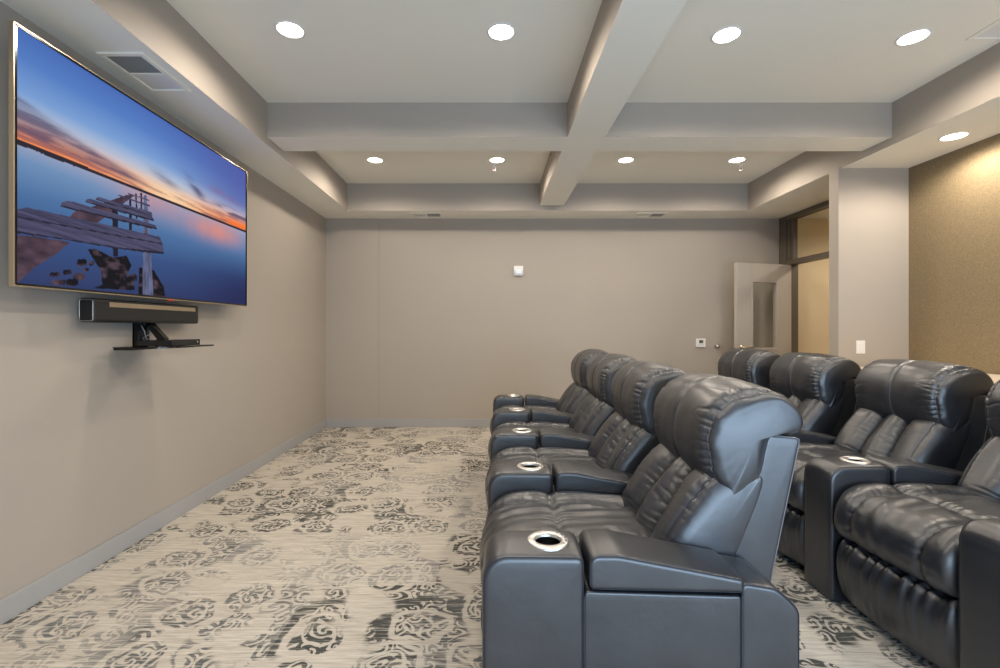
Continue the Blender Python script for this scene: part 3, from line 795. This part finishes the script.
# ------------------------------------------------------------------ recliners
def armrest(parent, yc):
    """front block with the cup hole, middle panel and rear post; pad and cup holder are sub-parts"""
    g = G(); w = .095
    ring = rounded([(0, 0), (0, .600), (.302, .600), (.302, 0)], [.03, .075, .026, .022], 130)
    puffy(g, ring, -w, w, .020, .004, 10, lambda y, s, X, Z, NX, NZ: .006 * np.cos(y / w * PI / 2) * (NZ > .5), face_seam=(.0, .78), seam_r=.0014)
    me = bpy.data.meshes.new('b'); g.bm.to_mesh(me); g.bm.free()
    o = link('t', me, ['leather', 'thread'], None)
    me2 = bpy.data.meshes.new('c'); t = bmesh.new()
    bmesh.ops.create_cone(t, cap_ends=True, segments=40, radius1=.0415, radius2=.0415, depth=.2, matrix=Matrix.Translation((.203, 0, .61)))
    t.to_mesh(me2); t.free(); co_ = bpy.data.objects.new('c', me2); C.objects.link(co_)
    md = o.modifiers.new('b', 'BOOLEAN'); md.operation = 'DIFFERENCE'; md.object = co_; md.solver = 'EXACT'
    dg = bpy.context.evaluated_depsgraph_get(); dg.update()
    me3 = bpy.data.meshes.new_from_object(o.evaluated_get(dg))
    bpy.data.objects.remove(o); bpy.data.objects.remove(co_)
    g = G(); g.bm.from_mesh(me3)
    ring = rounded([(.296, 0), (.296, .497), (.765, .487), (.765, 0)], [.004] * 4, 60)
    puffy(g, ring, -w + .004, w - .004, .008, .002, 4)
    ring = rounded([(.757, 0), (.757, .528), (.86, .512), (.925, .452), (.925, 0)], [.014, .016, .06, .05, .02], 120)
    puffy(g, ring, -w, w, .012, .002, 6, face_seam=(.05, .72), seam_r=.0014)
    for sgn in (-1, 1):
        for x in (.304, .757): g.tube([(x, sgn * (w - .001), .01), (x, sgn * (w - .001), .49)], .0018, 5, 1)
    arm = g.out('armrest', ['leather', 'thread'], parent, (0, yc, 0))
    for p in arm.data.polygons: p.use_smooth = True
    g = G()
    ring = rounded([(.314, .503), (.314, .603), (.40, .604), (.765, .537), (.765, .497)], [.018, .030, .10, .014, .014], 160)
    puffy(g, ring, -w - .001, w + .001, .013, .0, 10, lambda y, s, X, Z, NX, NZ: .005 * np.cos(y / w * PI / 2) * (NZ > .5), face_seam=(0, .9999), seam_r=.0014)
    g.out('arm_pad', ['leather', 'thread'], arm)
    g = G()
    g.lathe([(.039, .600), (.041, .608), (.045, .6115), (.061, .6105), (.0655, .606), (.066, .600)], 48, 0, Matrix.Translation((.203, 0, 0)))
    g.lathe([(.0405, .606), (.040, .600), (.038, .53), (0, .527)], 40, 1, Matrix.Translation((.203, 0, 0)))
    for k in range(5):
        a = math.radians(-35 + 22 * k); g.lathe([(0, .6145), (.0032, .6140), (.0035, .6115)], 8, 2, Matrix.Translation((.203 + .0565 * math.cos(a), .0565 * math.sin(a), 0)))
    g.out('cup_holder', ['chrome', 'well', 'piping'], arm)
    return arm

HW = .292     # half width of the seat between the arms
def recliner(both=False):
    r = empty('recliner')
    armrest(r, -.395)
    if both: armrest(r, .395)
    g = G()
    g.box(.10, .84, -.286, .286, .03, .30, .01); g.out('base', 'blackmat', r)
    # footrest panel with gathers
    ring = catmull([(.035, .285), (.000, .235), (-.008, .17), (.004, .10), (.035, .045), (.10, .035), (.12, .16), (.10, .28)], 110)
    w1 = waves(5, 18, 46); 
    def d_foot(y, s, X, Z, NX, NZ):
        wv = sum(np.sin(2 * PI * f * y + p) for f, p in ((7.3, .3), (12.1, 1.9), (17.7, 4), (23.5, 2.2))) / 2
        up = np.clip((Z - .03) / .25, 0, 1)
        return (NX < 0) * .0085 * wv * up ** 1.2 - .010 * np.exp(-(np.abs(Z - .285) / .012))
    bow = lambda Y, X, Z: (.040 * (np.abs(Y) / HW) ** 2.6 * (X < .09) - .005, 0 * Z)
    puffy(g := G(), ring, -HW + .004, HW - .004, .02, .0, 70, d_foot, bow)
    g.out('footrest', ['leather', 'thread'], r)
    # seat cushion
    ring = catmull([(.04, .292), (-.004, .315), (-.022, .37), (-.012, .435), (.03, .49), (.10, .520), (.20, .528), (.275, .522), (.35, .528), (.50, .520), (.62, .505), (.69, .46), (.68, .36), (.50, .30), (.2, .285)], 190)
    g1 = waves(11, 9, 26, 8); g2 = waves(12, 3, 9, 5)
    SE = [-.165, .165]
    def d_seat(y, s, X, Z, NX, NZ):
        front = np.clip(NZ * 1.2 + .2, 0, 1) + np.clip(-NX, 0, 1); front = np.clip(front, 0, 1)
        dist = np.minimum(np.abs(y - SE[0]), np.abs(y - SE[1]))
        groove = -.016 * np.exp(-(dist / .016) ** 1.3) * front
        side = (np.abs(y) > .165)
        lift = .010 * side * np.exp(-((np.abs(y) - .23) / .05) ** 2) * front
        cross = -.014 * np.exp(-(np.abs(X - .278) / .014) ** 1.4) * (NZ > .3)
        puck = -.0075 * np.exp(-(g1(s, y) / .30) ** 2) * np.exp(-(dist / (.02 + .02 * np.clip(g2(s * 3, y) + .6, 0, 1.6)))) * front
        puck2 = .003 * np.sin(2 * PI * y * 26 + 3 * np.sin(y * 31)) * np.exp(-(np.abs(X - .278) / .04)) * (NZ > .3)
        edge = -.02 * np.clip((np.abs(y) - .25) / .045, 0, 1) ** 2
        return groove + lift + cross + puck + puck2 + edge * front + .0022 * g2(s, y * 3) * front
    puffy(g := G(), ring, -HW + .001, HW - .001, .035, .0, 110, d_seat, lambda Y, X, Z: (.038 * (np.abs(Y) / HW) ** 3 * np.clip((.15 - X) / .15, 0, 1), 0 * Z))
    g.out('seat', ['leather', 'thread'], r)
    # back cushion with three channels
    ring = catmull([(.875, .79), (.820, .765), (.765, .725), (.705, .650), (.652, .575), (.615, .505), (.605, .440), (.645, .395), (.72, .38), (.80, .42), (.87, .56), (.94, .76)], 190)
    g3 = waves(21, 9, 24, 8); g4 = waves(22, 2, 7, 5)
    CH = [-.088, .088]; ES = [-.248, .248]
    def d_back(y, s, X, Z, NX, NZ):
        fr = np.clip(-NX * 1.4 + NZ * .5 + .1, 0, 1)
        yy = y * (1 + .25 * np.clip((Z - .45) / .3, 0, 1) - .12)
        dist = np.minimum(np.abs(yy - CH[0]), np.abs(yy - CH[1])); de = np.minimum(np.abs(y - ES[0]), np.abs(y - ES[1]))
        d_ = .028 - .070 * np.exp(-(dist / .032)) - .008 * np.exp(-(de / .010) ** 2)
        puck = -.0095 * np.exp(-(g3(s, y) / .30) ** 2) * (np.exp(-(dist / (.018 + .02 * np.clip(g4(s * 3 + .4, y) + .6, 0, 1.6)))) + .5 * np.exp(-(de / .018)))
        fall = -.055 * np.clip((np.abs(y) - .236) / .056, 0, 1) ** 1.5
        return (d_ + puck + fall + .002 * g4(s, y * 2)) * fr
    puffy(g := G(), ring, -HW, HW, .022, .004, 120, d_back, None, seams=((-.248, .03, .52), (.248, .03, .52)))
    g.out('back_cushion', ['leather', 'thread'], r)
    # headrest roll
    ring = catmull([(.840, .700), (.786, .738), (.750, .81), (.741, .89), (.757, .97), (.808, 1.040), (.88, 1.072), (.95, 1.074), (1.005, 1.052), (1.052, 1.008), (1.066, .955), (1.045, .920), (1.0, .917), (.962, .915), (.945, .86), (.92, .77)], 220)
    g5 = waves(31, 8, 22, 9); g6 = waves(32, 2, 6, 5); HS = .260
    def d_head(y, s, X, Z, NX, NZ):
        outer = np.clip(-NX * 1.2 + NZ * 1.2 + .3, 0, 1)
        cs = -.009 * np.exp(-(np.abs(y) / .012) ** 1.5)
        ds = np.abs(np.abs(y) - HS)
        es = -.010 * np.exp(-(ds / .008) ** 1.5)
        inside = (np.abs(y) < HS)
        puck = -.0105 * np.exp(-(g5(s, y) / .30) ** 2) * np.exp(-(ds / np.where(inside, .022 + .022 * np.clip(g6(s * 3 + .7, y) + .6, 0, 1.6), .008)))
        crease = .0026 * g6(s * 2.2 + .2, y * 3) * sstep(np.abs(y), HS - .03, HS) * (1 - sstep(np.abs(y), .282, .29))
        fall = -.042 * np.clip((np.abs(y) - .225) / .067, 0, 1) ** 1.7
        return (cs + es + puck + crease + .0018 * g6(s, y * 2)) * outer + fall * np.clip(-NX * 1.1 + NZ * .55 + .1, 0, 1) + .004
    puffy(g := G(), ring, -HW, HW, .022, .010, 130, d_head, lambda Y, X, Z: (0 * X, -.016 * (np.abs(Y) / HW) ** 2 * np.clip((Z - .9) / .15, 0, 1)),
          seams=((-HS, .0, .62), (0, .0, .62), (HS, .0, .62)), seam_r=.0016)
    g.out('headrest', ['leather', 'piping'], r)
    # hard shell behind
    ring = rounded([(.70, .05), (.770, .44), (.950, .915), (1.056, .905), (.965, .46), (.90, .05)], [.01, .03, .012, .012, .2, .02], 120)
    g = G(); puffy(g, ring, -HW + .004, HW - .004, .010, .002, 8, face_seam=(0, .9999), seam_r=.0016)
    g.out('back_shell', ['leather', 'piping'], r)
    return r

proto = recliner(False); last = recliner(True)
K, KZ = .958, .3
def resize(o, done=set()):
    for ch in o.children:
        ch.location = (0, ch.location.y * K, 0)
        if ch.data.name not in done:
            done.add(ch.data.name)
            v = np.empty(len(ch.data.vertices) * 3, np.float32); ch.data.vertices.foreach_get('co', v); v = v.reshape(-1, 3)
            v[:, :2] *= K; z = v[:, 2]
            v[:, 2] = np.where(z < KZ, z * (K * KZ + .053) / KZ, z * K + .053)
            ch.data.vertices.foreach_set('co', v.ravel()); ch.data.update()
        resize(ch)
resize(proto); resize(last)
PITCH = .757
names = ['nearest', 'second nearest', 'third nearest', 'farthest']
def row(x0, y0, rz, rowname, group, labels):
    global used
    for k in range(4):
        dx = (0, 0, 0, 0) if rowname == 'front' else (-.008, .008, -.040, -.045)
        src = last if k == 3 else proto
        o = src if not used.get(k == 3) else tree_copy(src)
        used[k == 3] = True
        off = .3784 + PITCH * k
        o.location = (x0 + dx[k] + math.sin(-rz) * off, y0 + math.cos(rz) * off, 0); o.rotation_euler = (0, 0, rz)
        tag(o, labels[k], 'recliner', group)
used = {}
row(-.021, 1.413, math.radians(-.95), 'front', 'black leather recliners of the front row', [
    'black leather recliner at the near end of the front row, its side toward the camera',
    'black leather recliner of the front row, directly behind the nearest one',
    'black leather recliner of the front row, third from the camera',
    'black leather recliner at the far end of the front row, closest to the back wall'])
row(1.590, 1.500, math.radians(2.4), 'second', 'black leather recliners of the second row', [
    'black leather recliner cut off by the right edge of the photo, wide seat in view',
    'black leather recliner of the second row with full headrest in full view at right',
    'black leather recliner of the second row, partly hidden behind the front row headrest',
    'black leather recliner at the far end of the second row, before the open door'])

# drink rail behind the second row
bc = empty('bar_counter', (2.82, 1.0, 0)); tag(bc, 'cream topped counter with a brown wood edge behind the second row', 'counter')
g = G(); g.box(.02, .84, -1.0, 3.10, .905, .935, .004); g.out('countertop', 'counter', bc)
g = G(); g.box(0, .02, -1.0, 3.10, .895, .935, .003); g.out('wood_edge', 'wood', bc)
g = G(); g.box(.06, .09, -1.0, 3.10, 0, .905); 
g.out('front_panel', 'darkpanel', bc)

# ------------------------------------------------------------------ light and camera
w = bpy.data.worlds.new('World'); S.world = w; w.use_nodes = True
w.node_tree.nodes['Background'].inputs[0].default_value = (*COOL, 1)
w.node_tree.nodes['Background'].inputs[1].default_value = 1.0
def area(name, loc, rot, sx, sy, power, col):
    l = bpy.data.lights.new(name, 'AREA'); l.shape = 'RECTANGLE'; l.size = sx; l.size_y = sy; l.energy = power; l.color = col
    o = bpy.data.objects.new(name, l); o.location = loc; o.rotation_euler = rot; C.objects.link(o); return o
area('window_daylight', ((WX0 + WX1) / 2, FRONT_Y - .15, (WZ0 + WZ1) / 2), (PI / 2, 0, 0), WX1 - WX0, WZ1 - WZ0, 150, COOL)

cam = bpy.data.cameras.new('Camera'); co_ = bpy.data.objects.new('Camera', cam); C.objects.link(co_)
co_.location = (0, 0, 1.27); co_.rotation_euler = (PI / 2, 0, 0)
cam.sensor_fit = 'HORIZONTAL'; cam.sensor_width = 36; cam.lens = 470 / 1000 * 36
cam.shift_x = .010; cam.shift_y = -.006
cam.clip_start = .05
S.camera = co_
